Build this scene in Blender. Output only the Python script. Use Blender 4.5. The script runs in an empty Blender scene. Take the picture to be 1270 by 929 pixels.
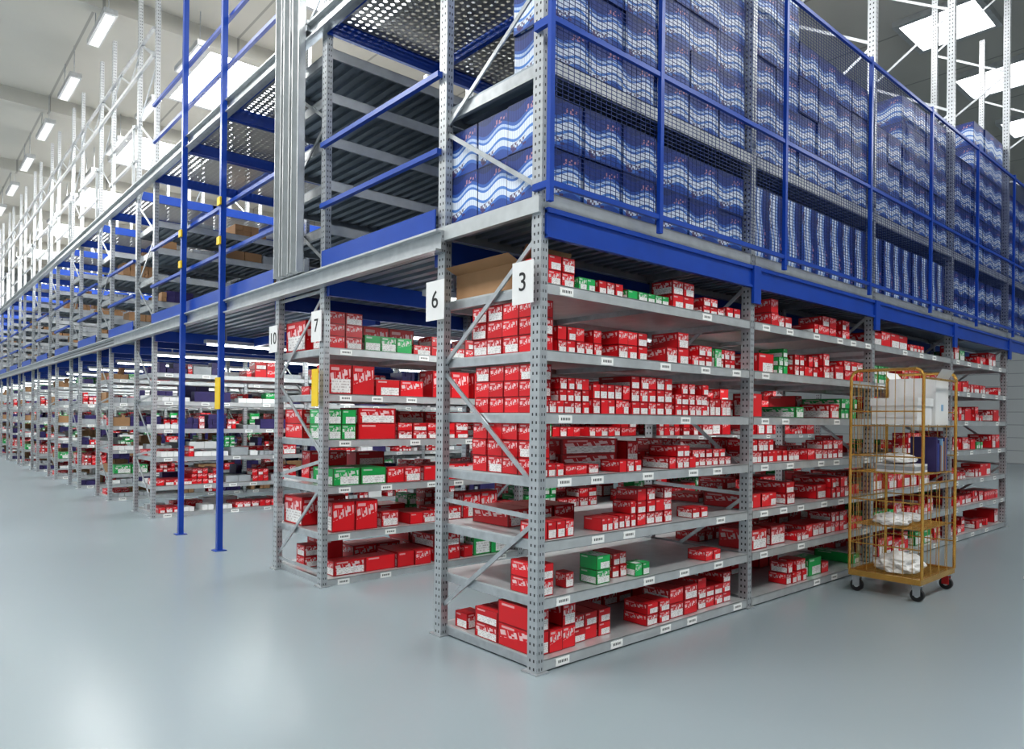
import bpy, bmesh, math, random
from mathutils import Vector, Matrix, noise
sc=bpy.context.scene
try:
    sc.view_settings.view_transform='Standard'
    sc.view_settings.look='Medium High Contrast'
except Exception as e: print(e)
K=.80   # global lamp scale

# ---------------------------------------------------------------- materials
class NT:
    def __init__(s,name):
        s.m=bpy.data.materials.new(name); s.m.use_nodes=True
        s.t=s.m.node_tree; s.b=s.t.nodes['Principled BSDF']
    def n(s,typ,**k):
        n=s.t.nodes.new(typ)
        for a,v in k.items(): setattr(n,a,v)
        return n
    def put(s,sock,v):
        if isinstance(v,bpy.types.NodeSocket): s.t.links.new(v,sock)
        else: sock.default_value=v
    def ma(s,op,a,b=0.0,c=None):
        n=s.n('ShaderNodeMath',operation=op)
        s.put(n.inputs[0],a); s.put(n.inputs[1],b)
        if c is not None: s.put(n.inputs[2],c)
        return n.outputs[0]
    def mix(s,f,a,b):
        n=s.n('ShaderNodeMix',data_type='RGBA')
        s.put(n.inputs[0],f)
        for i,v in ((6,a),(7,b)):
            if isinstance(v,tuple) and len(v)==3: v=v+(1,)
            s.put(n.inputs[i],v)
        return n.outputs[2]
    def uv(s):
        u=s.n('ShaderNodeUVMap'); x=s.n('ShaderNodeSeparateXYZ')
        s.t.links.new(u.outputs[0],x.inputs[0]); return x.outputs[0],x.outputs[1]
    def wn(s,a,b):
        c=s.n('ShaderNodeCombineXYZ'); s.put(c.inputs[0],a); s.put(c.inputs[1],b)
        w=s.n('ShaderNodeTexWhiteNoise',noise_dimensions='2D'); s.t.links.new(c.outputs[0],w.inputs['Vector']); return w.outputs['Value']
    def rng(s,v,a,b):  # inside a..b
        return s.ma('MULTIPLY',s.ma('GREATER_THAN',v,a),s.ma('LESS_THAN',v,b))
    def noise(s,scale,detail=2,coord='Object'):
        tc=s.n('ShaderNodeTexCoord'); n=s.n('ShaderNodeTexNoise')
        n.inputs['Scale'].default_value=scale; n.inputs['Detail'].default_value=detail
        s.t.links.new(tc.outputs[coord],n.inputs['Vector']); return n.outputs[0]
    def fin(s,col=None,rough=.5,metal=0.,spec=None):
        if col is not None:
            if isinstance(col,tuple) and len(col)==3: col=col+(1,)
            s.put(s.b.inputs['Base Color'],col)
        s.put(s.b.inputs['Roughness'],rough); s.put(s.b.inputs['Metallic'],metal)
        return s.m
def varied(name,col,rough=.5,metal=0.,var=.12,scale=3.):
    t=NT(name); n=t.noise(scale,3)
    d=tuple(c*(1-var) for c in col); l=tuple(min(1,c*(1+var)) for c in col)
    return t.fin(t.mix(n,d,l),rough,metal)
M={}
M['galv']=varied('galvanized_steel',(.48,.50,.52),.30,.65,.3,14)
M['galvl']=varied('galvanized_shelf',(.54,.56,.57),.34,.45,.2,9)
M['deck']=varied('deck_sheet',(.30,.34,.38),.38,.5,.2,5)
M['blue']=varied('blue_paint',(.010,.062,.36),.30,0,.15,4)
M['blued']=varied('blue_wire',(.008,.03,.16),.45,0,.1,4)
M['redp']=varied('red_carton_plain',(.54,.014,.020),.38,0,.15,5)
M['brown']=varied('brown_carton',(.36,.21,.11),.7,0,.15,5)
M['white']=varied('white_plastic',(.76,.76,.76),.4,0,.06,8)
M['grey']=varied('grey_goods',(.36,.38,.40),.35,0,.2,8)
M['purple']=varied('purple_goods',(.04,.03,.12),.45,0,.3,8)
M['yellow']=varied('yellow_plastic',(.80,.55,.02),.45,0,.08,8)
M['black']=varied('black_rubber',(.02,.02,.022),.5,0,.1,8)
M['gold']=varied('brass_zinc',(.68,.40,.11),.26,.75,.3,12)
M['redplastic']=varied('red_plastic',(.5,.02,.02),.4,0,.1,6)
M['lightblue']=varied('light_blue_print',(.25,.42,.62),.4,0,.1,6)
# perforated post
t=NT('perforated_post'); u,v=t.uv()
fu=t.ma('FRACT',u); fv=t.ma('FRACT',t.ma('MULTIPLY',v,20.0))
h=t.ma('MULTIPLY',t.ma('LESS_THAN',t.ma('ABSOLUTE',t.ma('SUBTRACT',t.ma('ABSOLUTE',t.ma('SUBTRACT',fu,.5)),.2)),.07),t.rng(fv,.35,.70))
c=t.mix(t.noise(12),(.38,.40,.42),(.58,.60,.62))
M['post']=t.fin(t.mix(h,c,(.05,.05,.055)),.32,.55)
# perforated grating (real see-through holes)
t=NT('perforated_grating'); u,v=t.uv()
fu=t.ma('SUBTRACT',t.ma('FRACT',t.ma('MULTIPLY',u,14.)),.5); fv=t.ma('SUBTRACT',t.ma('FRACT',t.ma('MULTIPLY',v,14.)),.5)
r2=t.ma('ADD',t.ma('MULTIPLY',fu,fu),t.ma('MULTIPLY',fv,fv))
t.put(t.b.inputs['Alpha'],t.ma('GREATER_THAN',r2,.075))
M['grate']=t.fin((.42,.40,.37),.45,.5)
# printed cartons
def carton(name,base,dark,logo=0.6,label=0.7,white=(.72,.68,.68)):
    t=NT(name); u,v=t.uv(); fu=t.ma('FRACT',u); fv=t.ma('FRACT',v)
    cu=t.ma('FLOOR',u); cv=t.ma('FLOOR',v)
    r=t.wn(cu,cv); r2=t.wn(t.ma('ADD',cu,.5),t.ma('ADD',cv,.3))
    col=t.mix(r,dark,base)
    sv=t.ma('ADD',fv,t.ma('MULTIPLY',fu,-.25))
    bu=t.ma('FLOOR',t.ma('MULTIPLY',t.ma('ADD',fu,t.ma('MULTIPLY',fv,.15)),13.)); bv=t.ma('FLOOR',t.ma('MULTIPLY',sv,11.))
    bit=t.ma('GREATER_THAN',t.wn(t.ma('ADD',bu,.2),t.ma('ADD',bv,.7)),.40)
    gap=t.ma('GREATER_THAN',t.ma('FRACT',t.ma('MULTIPLY',t.ma('ADD',fu,t.ma('MULTIPLY',fv,.15)),3.25)),.2)
    lg=t.ma('MULTIPLY',t.ma('MULTIPLY',bit,gap),t.ma('MULTIPLY',t.rng(sv,.34,.68),t.rng(fu,.06,.94)))
    lg=t.ma('MULTIPLY',lg,t.ma('LESS_THAN',r2,logo))
    col=t.mix(t.ma('MULTIPLY',lg,.85),col,white)
    top=t.ma('MULTIPLY',t.ma('MULTIPLY',t.rng(fu,.1,.45),t.rng(fv,.8,.9)),.6)
    col=t.mix(top,col,white)
    lb=t.ma('MULTIPLY',t.ma('MULTIPLY',t.ma('GREATER_THAN',fu,t.ma('ADD',.06,t.ma('MULTIPLY',r,.3))),t.ma('LESS_THAN',fu,.95)),t.rng(fv,.06,.52))
    lb=t.ma('MULTIPLY',lb,t.ma('LESS_THAN',r,label))
    tx=t.ma('MULTIPLY',t.ma('GREATER_THAN',t.wn(t.ma('FLOOR',t.ma('MULTIPLY',fu,26.)),t.ma('FLOOR',t.ma('MULTIPLY',fv,22.))),.55),t.ma('GREATER_THAN',t.ma('FRACT',t.ma('MULTIPLY',fv,11.)),.45))
    lc=t.mix(t.ma('MULTIPLY',tx,.5),(.80,.79,.78),(.25,.18,.19))
    col=t.mix(lb,col,lc)
    e=t.ma('MINIMUM',t.ma('MINIMUM',fu,t.ma('SUBTRACT',1.,fu)),t.ma('MINIMUM',fv,t.ma('SUBTRACT',1.,fv)))
    col=t.mix(t.ma('MULTIPLY',t.ma('LESS_THAN',e,.03),.6),col,(.05,.005,.005))
    return t.fin(col,.36,0)
M['redlogo']=carton('red_carton_logo',(.74,.018,.028),(.48,.010,.016),.9,.35,(.80,.62,.63))
M['redlabel']=carton('red_carton_label',(.74,.018,.028),(.48,.010,.016),.5,.80)
M['green']=carton('green_carton',(.02,.42,.11),(.015,.32,.08),.5,.8)
# blue wave cartons
t=NT('blue_wave_carton'); u,v=t.uv(); fu=t.ma('FRACT',u); fv=t.ma('FRACT',v)
w=t.ma('MULTIPLY',t.ma('SINE',t.ma('MULTIPLY',fu,6.283)),.085)
tt=t.ma('ADD',fv,w)
cr=t.n('ShaderNodeValToRGB'); cr.color_ramp.interpolation='CONSTANT'
st=[(0,(.02,.07,.32)),(.12,(.06,.17,.52)),(.19,(.64,.71,.82)),(.31,(.08,.22,.58)),(.37,(.70,.76,.86)),(.53,(.07,.19,.55)),(.58,(.42,.54,.76)),(.64,(.03,.11,.42)),(.71,(.012,.035,.20)),(.93,(.010,.025,.12))]
el=cr.color_ramp.elements
while len(el)<len(st): el.new(.5)
for i,(p,cc) in enumerate(st): el[i].position=p; el[i].color=cc+(1,)
t.put(cr.inputs[0],tt)
bit=t.ma('GREATER_THAN',t.wn(t.ma('FLOOR',t.ma('MULTIPLY',fu,22.)),t.ma('FLOOR',t.ma('MULTIPLY',t.ma('SUBTRACT',fv,t.ma('MULTIPLY',fu,.2)),20.))),.45)
pk=t.ma('MULTIPLY',t.rng(fu,.10,.55),t.rng(t.ma('SUBTRACT',fv,t.ma('MULTIPLY',fu,.2)),.0,.16))
col=t.mix(t.ma('MULTIPLY',t.ma('MULTIPLY',pk,bit),.85),cr.outputs[0],(.07,.015,.06))
pk2=t.ma('MULTIPLY',t.rng(fu,.5,.92),t.rng(t.ma('SUBTRACT',fv,t.ma('MULTIPLY',fu,.2)),.62,.74))
col=t.mix(t.ma('MULTIPLY',t.ma('MULTIPLY',pk2,bit),.7),col,(.60,.30,.32))
ln=t.ma('LESS_THAN',t.ma('FRACT',t.ma('MULTIPLY',fu,14.)),.16)
col=t.mix(t.ma('MULTIPLY',ln,.35),col,(.04,.10,.36))
e=t.ma('MINIMUM',t.ma('MINIMUM',fu,t.ma('SUBTRACT',1.,fu)),t.ma('MINIMUM',fv,t.ma('SUBTRACT',1.,fv)))
col=t.mix(t.ma('MULTIPLY',t.ma('LESS_THAN',e,.018),.8),col,(.006,.012,.06))
M['wave']=t.fin(col,.35,0)
# shelf label
t=NT('shelf_label'); u,v=t.uv(); fu=t.ma('FRACT',u); fv=t.ma('FRACT',v)
tx=t.ma('MULTIPLY',t.rng(fv,.35,.7),t.ma('MULTIPLY',t.rng(fu,.15,.85),t.ma('GREATER_THAN',t.ma('FRACT',t.ma('MULTIPLY',fu,8.)),.35)))
M['label']=t.fin(t.mix(tx,(.90,.90,.88),(.08,.08,.08)),.5)
# room
t=NT('epoxy_floor'); n1=t.noise(.35,2)
M['floor']=t.fin(t.mix(n1,(.255,.302,.328),(.282,.330,.356)),.26,0.)
t=NT('concrete_ceiling'); tc=t.n('ShaderNodeTexCoord'); sx=t.n('ShaderNodeSeparateXYZ'); t.t.links.new(tc.outputs['Object'],sx.inputs[0])
g=t.ma('LESS_THAN',t.ma('FRACT',t.ma('MULTIPLY',sx.outputs[0],.4)),.02)
M['ceil']=t.fin(t.mix(t.ma('MULTIPLY',g,.7),t.mix(t.noise(.5,4),(.46,.455,.42),(.56,.55,.51)),(.24,.24,.23)),.8)
t=NT('panel_wall'); tc=t.n('ShaderNodeTexCoord'); sx=t.n('ShaderNodeSeparateXYZ'); t.t.links.new(tc.outputs['Object'],sx.inputs[0])
g=t.ma('LESS_THAN',t.ma('FRACT',t.ma('MULTIPLY',sx.outputs[2],2.)),.06)
M['wall']=t.fin(t.mix(g,(.42,.45,.47),(.26,.28,.30)),.7)
def emis(name,col,s):
    t=NT(name); t.put(t.b.inputs['Emission Color'],col+(1,)); t.b.inputs['Emission Strength'].default_value=s
    return t.fin((.8,.8,.8),.5)
M['tube']=emis('fluorescent_tube',(.93,1,.98),7)
M['lamp']=emis('lamp_diffuser',(1,.99,.95),.4)
M['sky']=emis('skylight_glow',(.97,.99,1),6)

# ---------------------------------------------------------------- mesh builder
class MB:
    def __init__(s): s.v=[];s.f=[];s.m=[];s.uv=[];s.ms=[]
    def mi(s,k):
        if k not in s.ms: s.ms.append(k)
        return s.ms.index(k)
    def quad(s,pts,mat,uv):
        b=len(s.v); s.v+=[tuple(p) for p in pts]; s.f.append(tuple(range(b,b+len(pts)))); s.m.append(s.mi(mat)); s.uv+=uv
    def box(s,x0,x1,y0,y1,z0,z1,mat,front=None,side=None,mode='unit',rnd=None,rot=False):
        P=lambda a,b,c:((x0,x1)[a],(y0,y1)[b],(z0,z1)[c])
        F=[((0,0,0),(1,0,0),(1,0,1),(0,0,1),'f'),((1,1,0),(0,1,0),(0,1,1),(1,1,1),'f'),
           ((0,1,0),(0,0,0),(0,0,1),(0,1,1),'s'),((1,0,0),(1,1,0),(1,1,1),(1,0,1),'s'),
           ((0,0,1),(1,0,1),(1,1,1),(0,1,1),'t'),((0,1,0),(1,1,0),(1,0,0),(0,0,0),'t')]
        for f in F:
            mt=mat
            if f[4]=='f' and front: mt=front
            if f[4]=='s' and side: mt=side
            if mode=='unit':
                uv=[(.001,.001),(.999,.001),(.999,.999),(.001,.999)]
                if rot: uv=uv[1:]+uv[:1]
                if rnd: 
                    a,b=rnd.randint(0,60),rnd.randint(0,60); uv=[(p+a,q+b) for p,q in uv]
            elif mode=='m':
                uv=[(.001,z0),(.999,z0),(.999,z1),(.001,z1)]
            else:
                uv=[(P(*k)[0],P(*k)[1]) for k in f[:4]]
            s.quad([P(*k) for k in f[:4]],mt,uv)
    def bar(s,p0,p1,w,h,mat):
        p0=Vector(p0);p1=Vector(p1);d=(p1-p0); 
        up=Vector((0,0,1)) if abs(d.normalized().z)<.95 else Vector((1,0,0))
        a=d.cross(up).normalized(); b=a.cross(d).normalized()
        a*=w/2;b*=h/2; L=d.length
        q=[p0-a-b,p0+a-b,p0+a+b,p0-a+b]; r=[k+d for k in q]
        for i in range(4):
            j=(i+1)%4; s.quad([q[j],q[i],r[i],r[j]],mat,[(0,0),(1,0),(1,L),(0,L)])
        s.quad([q[0],q[1],q[2],q[3]],mat,[(0,0)]*4); s.quad([r[3],r[2],r[1],r[0]],mat,[(0,0)]*4)
    def tube(s,p0,p1,r,mat,n=8):
        p0=Vector(p0);p1=Vector(p1);d=p1-p0
        up=Vector((0,0,1)) if abs(d.normalized().z)<.95 else Vector((1,0,0))
        a=d.cross(up).normalized()*r; b=a.cross(d).normalized()*r
        c=[math.cos(2*math.pi*i/n)*a+math.sin(2*math.pi*i/n)*b for i in range(n)]
        for i in range(n):
            j=(i+1)%n; s.quad([p0+c[i],p0+c[j],p1+c[j],p1+c[i]],mat,[(0,0),(1,0),(1,1),(0,1)])
        s.quad([p0+k for k in c[::-1]],mat,[(0,0)]*n); s.quad([p1+k for k in c],mat,[(0,0)]*n)
    def path(s,pts,r,mat,n=6):
        for a,b in zip(pts,pts[1:]): s.tube(a,b,r,mat,n)
    def mesh(s,name):
        me=bpy.data.meshes.new(name); me.from_pydata(s.v,[],s.f)
        for k in s.ms: me.materials.append(M[k])
        me.polygons.foreach_set('material_index',s.m)
        ul=me.uv_layers.new(name='UVMap'); flat=[c for p in s.uv for c in p]; ul.data.foreach_set('uv',flat)
        me.update(); return me
def obj(name,me,loc=(0,0,0),parent=None):
    if isinstance(me,MB): me=me.mesh(name)
    o=bpy.data.objects.new(name,me); o.location=loc; sc.collection.objects.link(o)
    if parent: o.parent=parent
    return o

# ---------------------------------------------------------------- room
RX0,RX1,RY0,RY1,RZ=-9.,30.,-9.,46.,9.5
b=MB(); b.box(RX0,RX1,RY0,RY1,-.2,0,'floor'); obj('floor',b)
b=MB(); b.box(RX0,RX1,RY0,RY1,RZ,RZ+.2,'ceil')
for y in range(-6,46,6): b.box(RX0,RX1,y,y+.25,RZ-.35,RZ,'ceil')
obj('ceiling',b)
for nm,a in (('wall_left',(RX0-.2,RX0,RY0,RY1)),('wall_right',(RX1,RX1+.2,RY0,RY1)),('wall_back',(RX0,RX1,RY1,RY1+.2)),('wall_front',(RX0,RX1,RY0-.2,RY0))):
    b=MB(); b.box(a[0],a[1],a[2],a[3],0,RZ,'wall'); obj(nm,b)
def area(name,loc,sx,sy,pw,col=(1,1,1),rot=(0,0,0)):
    l=bpy.data.lights.new(name,'AREA'); l.shape='RECTANGLE'; l.size=sx; l.size_y=sy; l.energy=pw*K; l.color=col
    o=bpy.data.objects.new(name,l); o.location=loc; o.rotation_euler=rot; sc.collection.objects.link(o); return o
wn=1
def skylight(x,y,sx,sy,pw):
    global wn
    b=MB(); b.box(x-sx/2,x+sx/2,y-sy/2,y+sy/2,RZ-.05,RZ-.02,'sky')
    b.box(x-sx/2-.1,x-sx/2,y-sy/2-.1,y+sy/2+.1,RZ-.12,RZ,'galvl'); b.box(x+sx/2,x+sx/2+.1,y-sy/2-.1,y+sy/2+.1,RZ-.12,RZ,'galvl')
    b.box(x-sx/2,x+sx/2,y-sy/2-.1,y-sy/2,RZ-.12,RZ,'galvl'); b.box(x-sx/2,x+sx/2,y+sy/2,y+sy/2+.1,RZ-.12,RZ,'galvl')
    obj('window_%d'%wn,b); wn+=1
    if pw: area('skylight_lamp',(x,y,RZ-.13),sx,sy,pw,(1,.99,.95))
for x in (2.5,6,9.4,12.7,16.,19.5,23): skylight(x,1.8,1.3,1.3,60)
for y in (8.2,14.2,20.2,26.2,32.2,38.2): skylight(3.3,y,2.2,3.0,950)
for y in (-4.5,3,10.5,18,26,34): skylight(-4.5,y,2.0,3.4,480)  # out-of-view skylights added as soft light over the open left floor
for x in (2.5,9.5,17): skylight(x,-5.2,3.4,2.0,400 if x<5 else 230)  # front lights for the rack face, added as skylights out of view

b=MB()
for i in range(9):
    y=11.3+3.2*i
    for xx in (0,1.6):
        b.box(xx-.11,xx+.11,y,y+1.5,8.75,8.85,'galv'); b.box(xx-.08,xx+.08,y+.05,y+1.45,8.735,8.75,'lamp')
        for yy in (y+.2,y+1.3): b.tube((xx,yy,8.85),(xx,yy,RZ),.01,'galv')
obj('ceiling_lamp_row',b)

# ---------------------------------------------------------------- racks
def upright(b,x,y,z0,z1,w=.085,d=.06,sx=1):
    t=.006
    b.box(x-d/2,x-d/2+t,y-w/2,y+w/2,z0,z1,'post',mode='m')
    b.box(x-d/2+t,x+d/2,y-w/2,y-w/2+t,z0,z1,'post',mode='m')
    b.box(x-d/2+t,x+d/2,y+w/2-t,y+w/2,z0,z1,'post',mode='m')
    b.box(x+d/2-t,x+d/2,y-w/2+t,y-w/2+.02,z0,z1,'galv'); b.box(x+d/2-t,x+d/2,y+w/2-.02,y+w/2-t,z0,z1,'galv')
    if z0==0: b.box(x-d/2-.025,x+d/2+.025,y-w/2-.025,y+w/2+.025,0,.008,'galv')
def brace(b,x,d,zs,y0=0.):
    for (s0,z0),(s1,z1) in zip(zs,zs[1:]):
        b.bar((x,y0+.02+s0*(d-.04),z0),(x,y0+.02+s1*(d-.04),z1),.012,.03,'galv')
def shelf(b,x0,x1,d,z,th=.065,labels=None,rnd=None,corr=False):
    b.box(x0,x1,.0,.004,z-th,z,'galvl'); b.box(x0,x1,.004,.02,z-th,z-th+.004,'galvl')
    b.box(x0,x1,.0,.018,z-.004,z+.002,'galvl')
    b.box(x0,x1,d-.004,d,z-th,z,'galvl'); b.box(x0,x1,d-.02,d-.004,z-th,z-th+.004,'galvl')
    b.box(x0,x1,.018,d-.004,z-.012,z,'galvl' if not corr else 'deck')
    b.box(x0,x0+.03,.02,d-.02,z-th,z-.012,'galv'); b.box(x1-.03,x1,.02,d-.02,z-th,z-.012,'galv')
    if corr:
        n=int((x1-x0)/.12)
        for i in range(n):
            xx=x0+.04+(x1-x0-.08)*i/n; b.box(xx,xx+.055,.02,d-.02,z-.045,z-.012,'deck')
    else:
        b.box((x0+x1)/2-.03,(x0+x1)/2+.03,.02,d-.02,z-.05,z-.012,'galv')
    if labels:
        x=x0+.12
        while x<x1-.15:
            if rnd.random()<.8: b.box(x,x+.12,-.004,-.001,z-.060,z-.012,'label')
            x+=rnd.uniform(.3,.7)
BAY=2.425
def rack(levels,nb,d,hlow,up=None,upcorr=True,nbu=None,seed=1,labels=True,zig=None):
    rnd=random.Random(seed); b=MB()
    nbu=nbu or nb; top=hlow
    for i in range(max(nb,nbu)+1):
        x=i*BAY+(.03 if i==0 else 0); z0=0 if i<=nb else hlow
        z1=up[-1] if (up and i<=nbu) else hlow
        upright(b,x,.04,z0,z1); upright(b,x,d-.04,z0,z1)
        zz=zig or [(0,.12),(1,.12),(0,.95),(1,.95),(0,1.15),(1,1.9),(0,2.7),(1,2.7)]
        if i<=nb: brace(b,x+.0,d,zz)
        if up and i<=nbu:
            z=2.95; s=0; L=[]
            while z<up[-1]-.1: L.append((s,z)); s=1-s; z+=.65
            brace(b,x,d,L)
    for z in levels:
        for i in range(nb): shelf(b,i*BAY+.045,(i+1)*BAY-.035,d,z,labels=labels,rnd=rnd)
    if up:
        for z in up[:-1]:
            for i in range(nbu): shelf(b,i*BAY+.045,(i+1)*BAY-.035,d,z,th=.09,corr=upcorr)
    return b

# goods
SZ=((.07,.075),(.08,.08),(.09,.1),(.1,.08),(.12,.12),(.13,.09),(.2,.13),(.28,.16))
SZ2=((.08,.08),(.09,.1),(.11,.09),(.13,.12),(.15,.1),(.2,.14),(.26,.17),(.18,.2))
def grp(b,x0,x1,y0,y1,z,h,nx,ny,nz,kind,rnd,rot=False,jit=.004):
    w=(x1-x0)/nx; dd=(y1-y0)/ny; hh=h/nz
    f={'red':('redp','redlabel','redlogo'),'redl':('redp','redlogo','redlogo'),'green':('green','green','green'),
       'wave':('wave','wave','wave')}.get(kind,(kind,kind,kind))
    for i in range(nx):
        for j in range(ny):
            for k in range(nz):
                if kind not in('wave',) and nz>1 and k==nz-1 and nx>1 and rnd.random()<.22: continue
                g=.003; jx=rnd.uniform(-jit,jit)*.5; jy=rnd.uniform(0,jit)
                b.box(x0+i*w+g+jx,x0+(i+1)*w-g+jx,y0+j*dd+g+jy,y0+(j+1)*dd-g+jy,z+k*hh,z+(k+1)*hh-.002,f[0],f[1],f[2],rnd=rnd,rot=rot)
def fill(b,x0,x1,d,z,hmax,rnd,kinds,dens=.8,two=True,sizes=SZ):
    for row in ((0,d/2) if two else (0,)):
        x=x0+rnd.uniform(.0,.1)
        while x<x1-.12:
            if rnd.random()>dens: x+=rnd.uniform(.1,.35); continue
            k=rnd.choice(kinds); w,hh=rnd.choice(sizes); n=rnd.randint(1,5 if w<.15 else 2)
            n=min(n,int((x1-x)/w)); 
            if n<1: break
            nz=rnd.randint(1,max(1,int(hmax/hh)));nz=min(nz,4)
            dp=rnd.choice((.18,.25,.32,.42)); y=row+.03+rnd.uniform(0,.05)
            if k in('white','grey'):
                grp(b,x,x+n*w,y,min(y+dp,d-.03),z,hh*.8,n,1,1,k,rnd)
            else: grp(b,x,x+n*w,y,min(y+dp,row+d/2-.03 if two else d-.03),z,hh*nz,n,1,nz,k,rnd,jit=.012)
            x+=n*w+rnd.choice((0.005,.01,.05,.12))
D=1.07
L1=[.075,.45,.80,1.19,1.585,1.97,2.38]
b=rack(L1,4,D,2.85,up=[2.93,3.76,8.6],upcorr=True,nbu=5,seed=3,
       zig=[(1,.18),(0,.94),(1,.97),(1,.97)] )
for i in (0,1,2,3,4): brace(b,i*BAY+(.03 if i==0 else 0),D,[(0,1.1),(1,1.9),(0,2.7)])
b.box(.03,5*BAY,-.02,.03,2.66,2.82,'blue'); b.box(.03,5*BAY,-.035,.0,2.80,2.83,'blue'); b.box(.03,5*BAY,-.035,.0,2.65,2.67,'blue')
b.box(.03,5*BAY,D-.03,D+.02,2.66,2.82,'blue')
for i in range(5): b.box(i*BAY-.05,i*BAY+.06,-.045,-.02,2.52,2.83,'blue') if i else None
b.box(-.02,.02,.0,D,2.80,2.9,'galvl')
obj('storage_rack',b)
r=random.Random(5); b=MB()
G=[ # x0,x1,y0,y1,level,h,nx,ny,nz,kind
(.05,.42,.06,.42,0,.29,3,1,2,'red'),(.05,.30,.42,.66,0,.2,2,1,2,'redl'),(.42,.80,.1,.35,0,.18,3,1,2,'red'),(.08,.22,.78,.92,0,.11,1,1,1,'redl'),
(.42,.7,.4,.7,0,.2,2,1,2,'red'),(1.12,1.38,.03,.25,0,.16,2,1,2,'red'),(1.4,1.75,.04,.3,0,.22,2,1,2,'redl'),(1.78,2.25,.06,.3,0,.24,4,1,3,'red'),
(.05,.18,.03,.3,1,.2,1,1,2,'red'),(.36,.44,.1,.2,1,.1,1,1,1,'red'),(.58,.72,.04,.2,1,.19,1,1,2,'green'),(.82,.97,.1,.3,1,.17,2,1,2,'red'),(.98,1.14,.03,.15,1,.09,2,1,1,'green'),(1.84,2.05,.03,.2,1,.08,2,1,1,'red'),
(.04,.36,.03,.2,2,.11,4,1,1,'red'),(.62,.80,.03,.2,2,.09,3,1,1,'red'),(.82,1.0,.05,.22,2,.18,3,1,2,'red'),(1.02,1.42,.05,.25,2,.26,4,1,3,'red'),(1.66,1.86,.03,.18,2,.08,2,1,1,'red'),
(.06,.20,.10,.72,3,.33,1,4,3,'redl'),(.22,.6,.4,.8,3,.14,3,1,2,'red'),(.30,.62,.06,.3,3,.06,3,1,1,'redl'),(.55,1.15,.35,.8,3,.22,1,1,2,'redl'),(.78,1.02,.02,.2,3,.08,3,1,1,'red'),(.04,.25,.02,.09,3,.08,3,1,1,'red'),(1.36,1.7,.03,.3,3,.17,4,1,2,'red'),(1.2,1.33,.3,.6,3,.2,1,1,1,'redl'),(1.75,2.3,.1,.4,3,.13,6,1,2,'red'),
(.06,.21,.10,.70,4,.31,1,4,3,'redl'),(.24,.52,.06,.3,4,.23,4,1,3,'red'),(.03,.3,.01,.08,4,.08,4,1,1,'red'),(.54,.92,.05,.35,4,.2,5,1,2,'red'),(.93,1.4,.04,.35,4,.27,5,1,3,'red'),(1.42,1.85,.03,.3,4,.24,5,1,3,'red'),(1.9,2.3,.1,.4,4,.14,5,1,1,'red'),
(.06,.22,.10,.74,5,.33,1,4,3,'redl'),(.26,.68,.1,.4,5,.18,5,1,2,'red'),(.2,.9,.5,.9,5,.2,5,1,2,'redl'),(.78,1.1,.04,.3,5,.19,3,1,2,'red'),(1.34,1.62,.05,.3,5,.24,2,1,2,'red'),(1.64,1.92,.04,.25,5,.16,3,1,2,'red'),(1.95,2.05,.04,.2,5,.15,1,1,1,'green'),(2.1,2.35,.1,.35,5,.16,3,1,2,'red'),
(.10,.34,.03,.25,6,.19,2,1,2,'red'),(.38,.55,.04,.2,6,.09,2,1,1,'green'),(.6,.85,.06,.3,6,.10,3,1,1,'red'),(.88,1.1,.04,.25,6,.07,2,1,1,'green'),(1.1,1.35,.04,.25,6,.07,3,1,1,'green'),(.95,1.3,.28,.5,6,.14,2,1,2,'red'),(1.4,1.68,.05,.25,6,.21,2,1,2,'red'),(1.8,2.1,.05,.3,6,.13,3,1,2,'red'),(2.12,2.33,.05,.3,6,.09,2,1,1,'red'),
(.25,.9,.55,.95,2,.12,3,1,1,'redl'),(1.1,2.2,.6,.95,0,.2,6,1,2,'red'),(1.2,2.3,.55,.9,5,.22,8,1,2,'red'),(.3,2.3,.6,.95,4,.22,12,1,2,'redl'),(1.3,2.3,.6,.9,3,.2,8,1,2,'red'),
]
for g in G: grp(b,g[0],g[1],g[2],g[3],L1[g[4]]+.002,g[5],g[6],g[7],g[8],g[9],r,jit=.008)
for bay in (1,2,3):
    for li,z in enumerate(L1):
        hm=.26 if li>2 else .22
        fill(b,bay*BAY+.06,(bay+1)*BAY-.06,D,z+.002,hm,r,['red']*8+['redl']*2+['green'],.74 if li else .62,sizes=SZ2)
obj('red_carton_boxes',b)
b=MB(); x0,x1,y0,y1,z0,z1=.08,.5,.28,.95,2.385,2.56
for q in ((x0,x1,y0,y0+.008),(x0,x1,y1-.008,y1),(x0,x0+.008,y0+.008,y1-.008),(x1-.008,x1,y0+.008,y1-.008)): b.box(*q,z0,z1,'brown')
b.box(x0,x1,y0,y1,z0-.003,z0,'brown')
b.quad([(x0,y0,z1),(x0,y1,z1),(x0-.10,y1,z1+.04),(x0-.10,y0,z1+.04)],'brown',[(0,0)]*4)
b.quad([(x1,y0,z1),(x1,y1,z1),(x1+.05,y1,z1+.13),(x1+.05,y0,z1+.13)],'brown',[(0,0)]*4)
b.quad([(x0,y0,z1),(x1,y0,z1),(x1,y0-.06,z1+.1),(x0,y0-.06,z1+.1)],'brown',[(0,0)]*4)
obj('open_cardboard_box',b)

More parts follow.
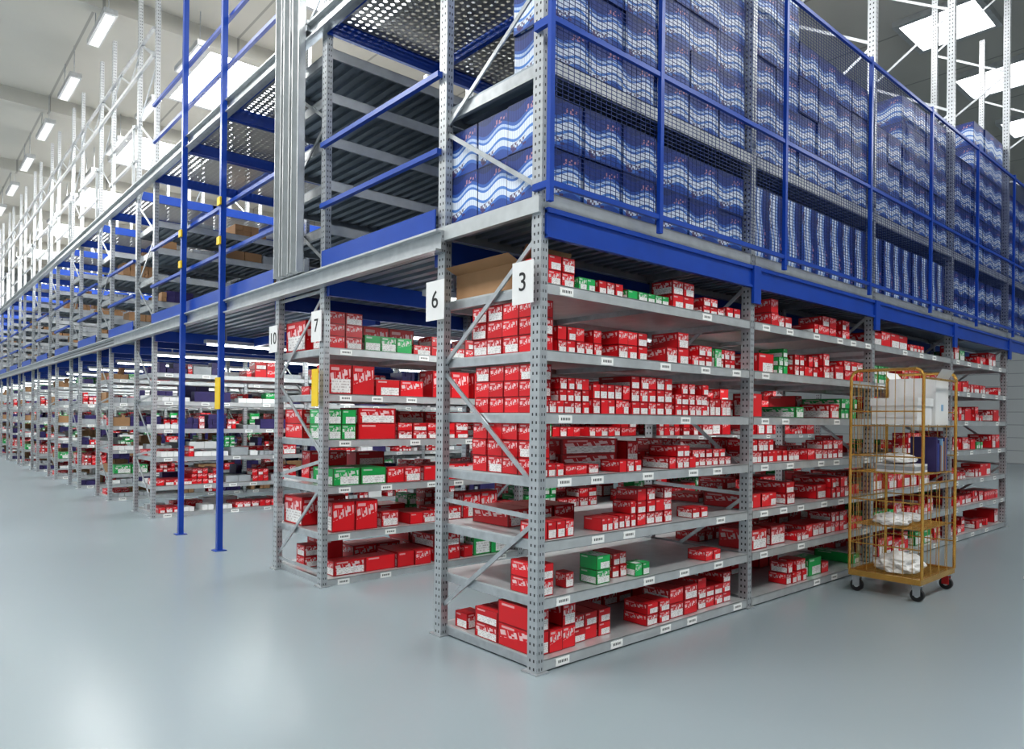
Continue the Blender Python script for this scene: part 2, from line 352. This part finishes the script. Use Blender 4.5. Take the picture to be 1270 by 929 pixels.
b=MB(); r=random.Random(8)
def stack(x0,x1,z,nx,nz,h=.335,rot=False,y0=.05,y1=D-.05,ny=3):
    grp(b,x0,x1,y0,y1,z,h*nz,nx,ny,nz,'wave',r,rot=rot,jit=.02)
stack(.06,1.18,2.935,3,2,.32); stack(1.2,2.38,2.935,3,2,.31)
stack(.12,1.18,3.765,3,5,.30,y1=.40,ny=1); stack(1.2,2.38,3.765,3,6,.30)
stack(2.5,4.8,2.935,8,1,.62,rot=True); stack(2.5,3.3,3.765,2,6,.30); stack(3.3,4.8,3.765,4,4,.32)
stack(4.95,7.2,2.935,8,1,.62,rot=True); stack(4.95,5.7,3.765,2,3,.33); stack(5.75,7.2,3.765,4,5,.31)
stack(7.35,9.6,2.935,6,2,.31); stack(7.35,8.2,3.765,2,4,.33); stack(8.3,9.6,3.765,3,6,.33)
stack(9.8,12.0,2.935,6,2,.31); stack(9.8,12.0,3.765,6,4,.33)
obj('blue_carton_boxes',b)

b=MB(); FX=12.1; Y=-.075
z=2.98
while z<5.2: b.bar((0,Y,z),(FX,Y,z),.003,.003,'blued'); z+=.027
x=0.
while x<FX: b.bar((x,Y+.003,2.96),(x,Y+.003,5.2),.003,.003,'blued'); x+=.05
for x in (-.02,1.04,2.77,4.5,6.2,7.9,9.6,11.3): b.box(x-.018,x+.018,Y-.035,Y-.005,2.84,5.25,'blue')
for z in (2.95,3.93,5.2): b.box(-.03,FX,Y-.03,Y-.004,z-.016,z+.016,'blue')
b.box(-.03,-.0,Y,.05,3.90,3.95,'blue'); b.box(-.03,-.0,Y,.05,2.93,2.97,'blue')
obj('mesh_safety_fence',b)

# --- rack 2
LR=[.06,.475,.905,1.335,1.755,2.18]
UP2=[3.3,3.7,4.1,4.5,4.9,7.4]
b=rack(LR,4,D,2.85,up=UP2,seed=9); Y2=2.84
obj('storage_rack',b,(0,Y2,0))
b=MB(); r=random.Random(22)
BIG=((.12,.12),(.16,.11),(.2,.15),(.28,.16),(.34,.14),(.24,.28),(.1,.09))
for bay in range(4):
    for li,z in enumerate(LR):
        kinds=['red']*6+['redl']*4+['green']
        if bay==0 and li==5:
            grp(b,.06,.42,.04,.35,z+.002,.34,2,1,3,'redl',r); grp(b,.44,.98,.04,.34,z+.002,.15,3,1,1,'green',r); grp(b,1.0,2.3,.05,.3,z+.002,.2,6,1,2,'red',r)
            grp(b,.06,1.3,.5,.95,z+.002,.3,4,1,1,'redl',r); continue
        if bay==0 and li==3:
            grp(b,.06,.36,.04,.4,z+.002,.28,2,1,2,'green',r); grp(b,.38,.8,.04,.4,z+.002,.3,1,1,2,'redl',r); grp(b,.82,1.7,.04,.35,z+.002,.16,5,1,2,'red',r)
            grp(b,.06,2.2,.55,.95,z+.002,.28,6,1,2,'redl',r); continue
        fill(b,bay*BAY+.06,(bay+1)*BAY-.06,D,z+.002,.30,r,kinds,.95,sizes=BIG)
obj('red_carton_boxes',b,(0,Y2,0))

# --- generic racks further back
b=rack(LR,4,D,2.85,up=[3.25,3.65,4.05,4.45,8.2],seed=11,zig=[(0,.15),(1,.9),(0,1.0),(1,1.75),(0,1.85),(1,2.6)])
gen=b.mesh('storage_rack')
gm=[]
for s in range(3):
    b=MB(); r=random.Random(30+s)
    for bay in range(4):
        for li,z in enumerate(LR):
            kinds=['red','redl','red','white','grey','grey','purple','purple','brown','green','grey'] if s else ['red','red','redl','white','white','grey','grey','purple','purple']
            if bay<3: fill(b,bay*BAY+.06,(bay+1)*BAY-.06,D,z+.002,.26,r,kinds,.95,two=(bay<2))
        for z in [2.89,3.25,3.65,4.05,4.45]:
            if bay<3: fill(b,bay*BAY+.06,(bay+1)*BAY-.06,D,z+.002,.24,r,['brown','brown','purple','grey','brown','brown'],.35,two=False)
    gm.append(b.mesh('assorted_goods'))
YS=[8.36]+[11.1+2.72*i for i in range(12)]
for i,y in enumerate(YS):
    if y>43: break
    obj('storage_rack',gen,(0,y,0)); obj('assorted_stock_boxes',gm[0 if i==0 else 1+i%2],(0,y,0))

# ---------------------------------------------------------------- mezzanine floors
YE=43.; XE=4*BAY
b=MB()
b.box(.0,XE,D+.02,YE,2.84,2.86,'deck')
x=.08
while x<XE-.1:
    b.box(x,x+.07,D+.02,YE,2.80,2.84,'deck'); x+=.15
b.box(-.045,-.0,D-.1,YE,2.72,2.87,'post',mode='m'); b.box(-.09,-.045,D-.1,YE,2.855,2.87,'galvl'); b.box(-.09,-.045,D-.1,YE,2.72,2.735,'galvl')
rows=[0.0,Y2]+YS
for y in rows:
    for yy in (y-.06,y+D+.02):
        if yy>.5 and yy<YE: b.box(.02,XE,yy,yy+.05,2.64,2.80,'blue')
for x in (1.2,3.6,6.,8.4):
    b.box(x,x+.06,Y2+D+.07,YS[0]-.06,2.6,2.72,'blue')
obj('mezzanine_floor',b)
b=MB(); Z2=5.15
def grating(y0,y1):
    b.box(.0,XE,y0,y1,Z2-.004,Z2,'grate',mode='xy')
    x=0.
    while x<XE:
        b.box(x,x+.05,y0,y1,Z2-.09,Z2-.005,'blue'); x+=1.2
    for yy in (y0,y1-.04): b.box(0,XE,yy,yy+.04,Z2-.14,Z2-.005,'blue')
grating(D,Y2)
grating(Y2+D,5.3); grating(5.32,6.75); grating(6.77,YS[0])
for a,c in zip(YS,YS[1:]):
    if c<YE: grating(a+D,c)
b.box(-.05,0,D-.05,YE,Z2-.13,Z2+.02,'galv'); b.box(-.09,-.05,D-.05,YE,Z2+.005,Z2+.02,'galvl')
b.box(-.09,-.05,D-.05,YE,Z2-.13,Z2-.115,'galvl')
obj('upper_mezzanine_floor',b)
b=MB(); gaps=[(D,Y2),(Y2+D,YS[0])]+[(a+D,c) for a,c in zip(YS,YS[1:]) if c<YE]
for (y0,y1) in gaps:
    b.box(-.03,-.02,y0,y1,2.88,3.04,'blue')
    for z in (3.45,4.0): b.box(-.04,-.0,y0-.03,y1+.03,z-.02,z+.02,'blue')
    for z in (5.6,6.15): b.box(-.04,-.0,y0-.03,y1+.03,z-.02,z+.02,'blue' if y0<9 else 'galvl')
for y in [k*1.35+9.5 for k in range(24)]: b.box(-.04,0,y,y+.035,5.17,6.2,'galvl')
b.box(-.04,-.0,8.4,YE,6.9,6.95,'galvl'); b.box(-.04,-.0,8.4,YE,7.3,7.34,'galv')
for k in range(25):
    y=8.4+k*1.36; b.bar((-.02,y,6.95),(-.02,y+.68,7.3),.02,.025,'galv'); b.bar((-.02,y+.68,7.3),(-.02,y+1.36,6.95),.02,.025,'galv')
obj('guard_rail',b)
for y in (5.25,6.68):
    b=MB(); b.box(-.155,-.095,y-.03,y+.03,.008,7.2,'blue'); b.box(-.19,-.06,y-.065,y+.065,0,.008,'blue')
    b.box(-.095,-.045,y-.02,y+.02,2.74,2.84,'blue')
    obj('blue_support_post',b,(.03,-.05,0))
b=MB()
for y in (3.08,3.27,3.46):
    b.box(-.10,-.09,y,y+.14,2.88,7.3,'galv'); b.box(-.16,-.10,y,y+.012,2.88,7.3,'galvl'); b.box(-.16,-.10,y+.128,y+.14,2.88,7.3,'galvl')
b.box(-.09,-.05,3.06,3.62,2.88,3.0,'galv'); b.box(-.09,-.05,3.06,3.62,5.1,5.2,'galv')
obj('galvanized_gate_mast',b)
b=MB()
for (y,z) in ((5.2,3.5),(5.2,3.95),(6.63,3.45),(6.63,3.85)):
    b.box(-.145,-.126,y-.05,y+.05,z,z+.09,'yellow')
obj('yellow_location_tag',b)

# ---------------------------------------------------------------- lamps under mezzanine
def fluor(x0,x1,y,z,pw):
    b=MB(); b.box(x0,x1,y-.06,y+.06,z+.02,z+.07,'galvl'); b.tube((x0+.03,y,z),(x1-.03,y,z),.014,'tube')
    for x in (x0+.3,x1-.3): b.box(x-.01,x+.01,y-.01,y+.01,z+.07,2.81,'galv')
    obj('fluorescent_lamp',b)
    area('aisle_tube_light',((x0+x1)/2,y,z-.02),x1-x0,.08,pw,(.95,1,.98))
for y in (1.95,4.7,7.6,10.25):
    for x0 in (.5,5.3): fluor(x0,x0+3.6,y,2.58,62)
for y in YS[1:]:
    if y<41: fluor(.5,4.1,y+D+.8,2.58,80)

# ---------------------------------------------------------------- signs
def sign(txt,y0,y1,z0,z1,x=-.045):
    b=MB(); b.box(x-.006,x,y0,y1,z0,z1,'white')
    b.box(x,x+.012,(y0+y1)/2-.02,(y0+y1)/2+.02,z1-.05,z1-.02,'galv')
    o=obj('aisle_number_sign',b)
    c=bpy.data.curves.new('digit','FONT'); c.body=txt; c.size=(z1-z0)*.62; c.align_x='CENTER'; c.align_y='CENTER'; c.extrude=.001
    c.materials.append(M['black']); t=bpy.data.objects.new('digit',c); sc.collection.objects.link(t); t.parent=o
    t.matrix_world=Matrix(((0,0,-1,x-.0075),(-1,0,0,(y0+y1)/2),(0,1,0,(z0+z1)/2),(0,0,0,1)))
sign('3',.01,.20,2.25,2.51); sign('6',.92,1.14,2.24,2.52); sign('7',2.82,3.02,2.23,2.51,-.03); sign('10',3.78,3.98,2.19,2.46,-.03)
b=MB(); b.box(-.05,-.04,2.85,2.97,1.64,1.98,'yellow'); obj('yellow_aisle_sign',b)
b=MB(); b.box(-.14,-.126,5.12,5.26,1.62,1.98,'yellow'); obj('yellow_aisle_sign',b)

# ---------------------------------------------------------------- roll cage
b=MB(); X0,X1,Y0,Y1,ZT=3.72,4.54,-.87,-.26,2.02; zb=.2
for x in (X0,X1):
    for y in (Y0,Y1): b.tube((x,y,zb),(x,y,ZT-.06),.014,'gold',10)
    arc=[(x,Y0,ZT-.06),(x,Y0+.02,ZT-.02),(x,Y0+.06,ZT),(x,Y1-.06,ZT),(x,Y1-.02,ZT-.02),(x,Y1,ZT-.06)]
    b.path(arc,.014,'gold',8)
    for z in (.45,.85,1.25,1.65): b.tube((x,Y0,z),(x,Y1,z),.006,'gold')
    for k in range(1,8):
        y=Y0+(Y1-Y0)*k/8; b.tube((x,y,zb),(x,y,ZT-.0),.003,'gold')
for k in range(1,11):
    x=X0+(X1-X0)*k/11; b.tube((x,Y1,zb),(x,Y1,1.9),.003,'gold')
for z in (.45,.85,1.25,1.65,1.9): b.tube((X0,Y1,z),(X1,Y1,z),.006,'gold')
b.tube((X0,Y0,ZT-.08),(X1,Y0,ZT-.08),.01,'gold'); b.tube((X0,Y0,1.02),(X1,Y0,1.02),.008,'gold')
for k in (1,2,3): b.tube((X0+(X1-X0)*k/4,Y0,zb),(X0+(X1-X0)*k/4,Y0,1.02),.0045,'gold')
for z in (.62,1.1,1.52):
    for y in (Y0+.02,Y1-.02): b.tube((X0,y,z),(X1,y,z),.007,'gold')
    for k in range(0,16):
        x=X0+.02+(X1-X0-.04)*k/15; b.tube((x,Y0+.02,z),(x,Y1-.02,z),.003,'gold')
    for k in (1,2,3): 
        y=Y0+(Y1-Y0)*k/4; b.tube((X0,y,z),(X1,y,z),.004,'gold')
for y in (Y0,Y1-.03): b.box(X0-.02,X1+.02,y,y+.03,.15,.20,'gold')
for x in (X0-.02,X1-.01): b.box(x,x+.03,Y0+.03,Y1-.03,.15,.20,'gold')
for k in range(14):
    x=X0+.04+(X1-X0-.08)*k/13; b.box(x-.006,x+.006,Y0+.03,Y1-.03,.18,.19,'gold')
for i,x in enumerate((X0+.05,X1-.05)):
    for y in (Y0+.05,Y1-.05):
        mt='redplastic' if (i==1) else 'black'
        b.tube((x-.018,y,.055),(x+.018,y,.055),.055,'black',18)
        b.tube((x-.02,y,.055),(x+.02,y,.055),.022,'galvl',12)
        b.box(x-.028,x-.02,y-.03,y+.03,.05,.13,mt if i==1 else 'galv'); b.box(x+.02,x+.028,y-.03,y+.03,.05,.13,mt if i==1 else 'galv')
        b.box(x-.035,x+.035,y-.035,y+.035,.13,.15,'galv')
obj('roll_cage_trolley',b)
b=MB(); b.box(3.78,4.13,-.8,-.42,1.535,1.74,'white'); b.box(3.77,4.14,-.81,-.41,1.70,1.77,'white'); obj('white_cardboard_box',b)
b=MB(); x0,x1,y0,y1=4.17,4.5,-.82,-.42
b.box(x0,x1,y0,y1,1.535,1.96,'white'); b.box(x0+.14,x1-.14,y0-.002,y0,1.66,1.72,'lightblue'); b.box(x0-.002,x0,y0+.13,y1-.13,1.68,1.73,'lightblue')
b.quad([(x0,y0,1.961),(x1,y0,1.961),(x1,y0-.05,2.04),(x0,y0-.05,2.04)],'white',[(0,0)]*4)
b.quad([(x0,y1,1.961),(x1,y1,1.961),(x1,y1+.05,2.03),(x0,y1+.05,2.03)],'white',[(0,0)]*4)
obj('tall_white_carton',b)
b=MB(); r=random.Random(2); x=4.2
while x<4.48:
    w=r.uniform(.02,.035); h=r.uniform(.22,.32); b.box(x,x+w-.002,-.82,-.6,1.107,1.107+h,r.choice(['purple','blue','purple','brown','lightblue','grey'])); x+=w
obj('upright_folders',b)
b=MB()
for z0,z1,k in ((1.107,1.125,'white'),(1.127,1.16,'grey'),(1.162,1.18,'white')): b.box(3.8,4.1,-.78,-.45,z0,z1,k)
obj('paper_stack',b)
def bag(x,y,z,s,seed):
    bm=bmesh.new(); bmesh.ops.create_icosphere(bm,subdivisions=4,radius=1)
    for v in bm.verts:
        c=v.co; n=noise.noise(c*1.7+Vector((seed,0,0)))*.35+noise.noise(c*4+Vector((0,seed,0)))*.15+abs(noise.noise(c*8))*.08
        c*=1+n; c.x*=s[0];c.y*=s[1];c.z=max(c.z*s[2],-s[2]*.55)
    me=bpy.data.meshes.new('plastic_bag'); bm.to_mesh(me); bm.free(); me.materials.append(M['white'])
    obj('plastic_bag',me,(x,y,z+s[2]*.55+.004))
bag(4.0,-.6,.20,(.20,.17,.10),1); bag(3.93,-.55,.63,(.16,.15,.055),4); bag(3.93,-.6,1.19,(.14,.13,.05),7); bag(4.33,-.55,.20,(.12,.11,.07),9); bag(4.3,-.55,.63,(.13,.13,.04),12)
c=bpy.data.curves.new('floor_cable','CURVE'); c.dimensions='3D'; c.bevel_depth=.006
sp=c.splines.new('NURBS'); pts=[(6.3,-1.3),(5.9,-1.2),(5.6,-1.1),(5.5,-1.3),(5.6,-1.6),(5.3,-1.9),(4.9,-1.9),(4.8,-2.2),(5.2,-2.6)]
sp.points.add(len(pts)-1)
for p,q in zip(sp.points,pts): p.co=(q[0],q[1],.006,1)
sp.use_endpoint_u=True; sp.order_u=4; c.materials.append(M['white']); o=bpy.data.objects.new('floor_cable',c); sc.collection.objects.link(o)

# world
w=bpy.data.worlds.new('World'); sc.world=w; w.use_nodes=True
w.node_tree.nodes['Background'].inputs[0].default_value=(.8,.88,1,1); w.node_tree.nodes['Background'].inputs[1].default_value=.3
# camera
cam=bpy.data.cameras.new('camera'); co=bpy.data.objects.new('camera',cam); sc.collection.objects.link(co)
cam.sensor_width=36; cam.lens=880/1270*36; cam.shift_y=54.5/1270; cam.clip_end=200
V=Vector((.660,.751,0)).normalized(); R=Vector((V.y,-V.x,0)); U=Vector((0,0,1)); th=.011
Rc=R*math.cos(th)+U*math.sin(th); Uc=U*math.cos(th)-R*math.sin(th); B=-V
co.matrix_world=Matrix(((Rc.x,Uc.x,B.x,-2.953),(Rc.y,Uc.y,B.y,-3.114),(Rc.z,Uc.z,B.z,1.55),(0,0,0,1)))
sc.camera=co
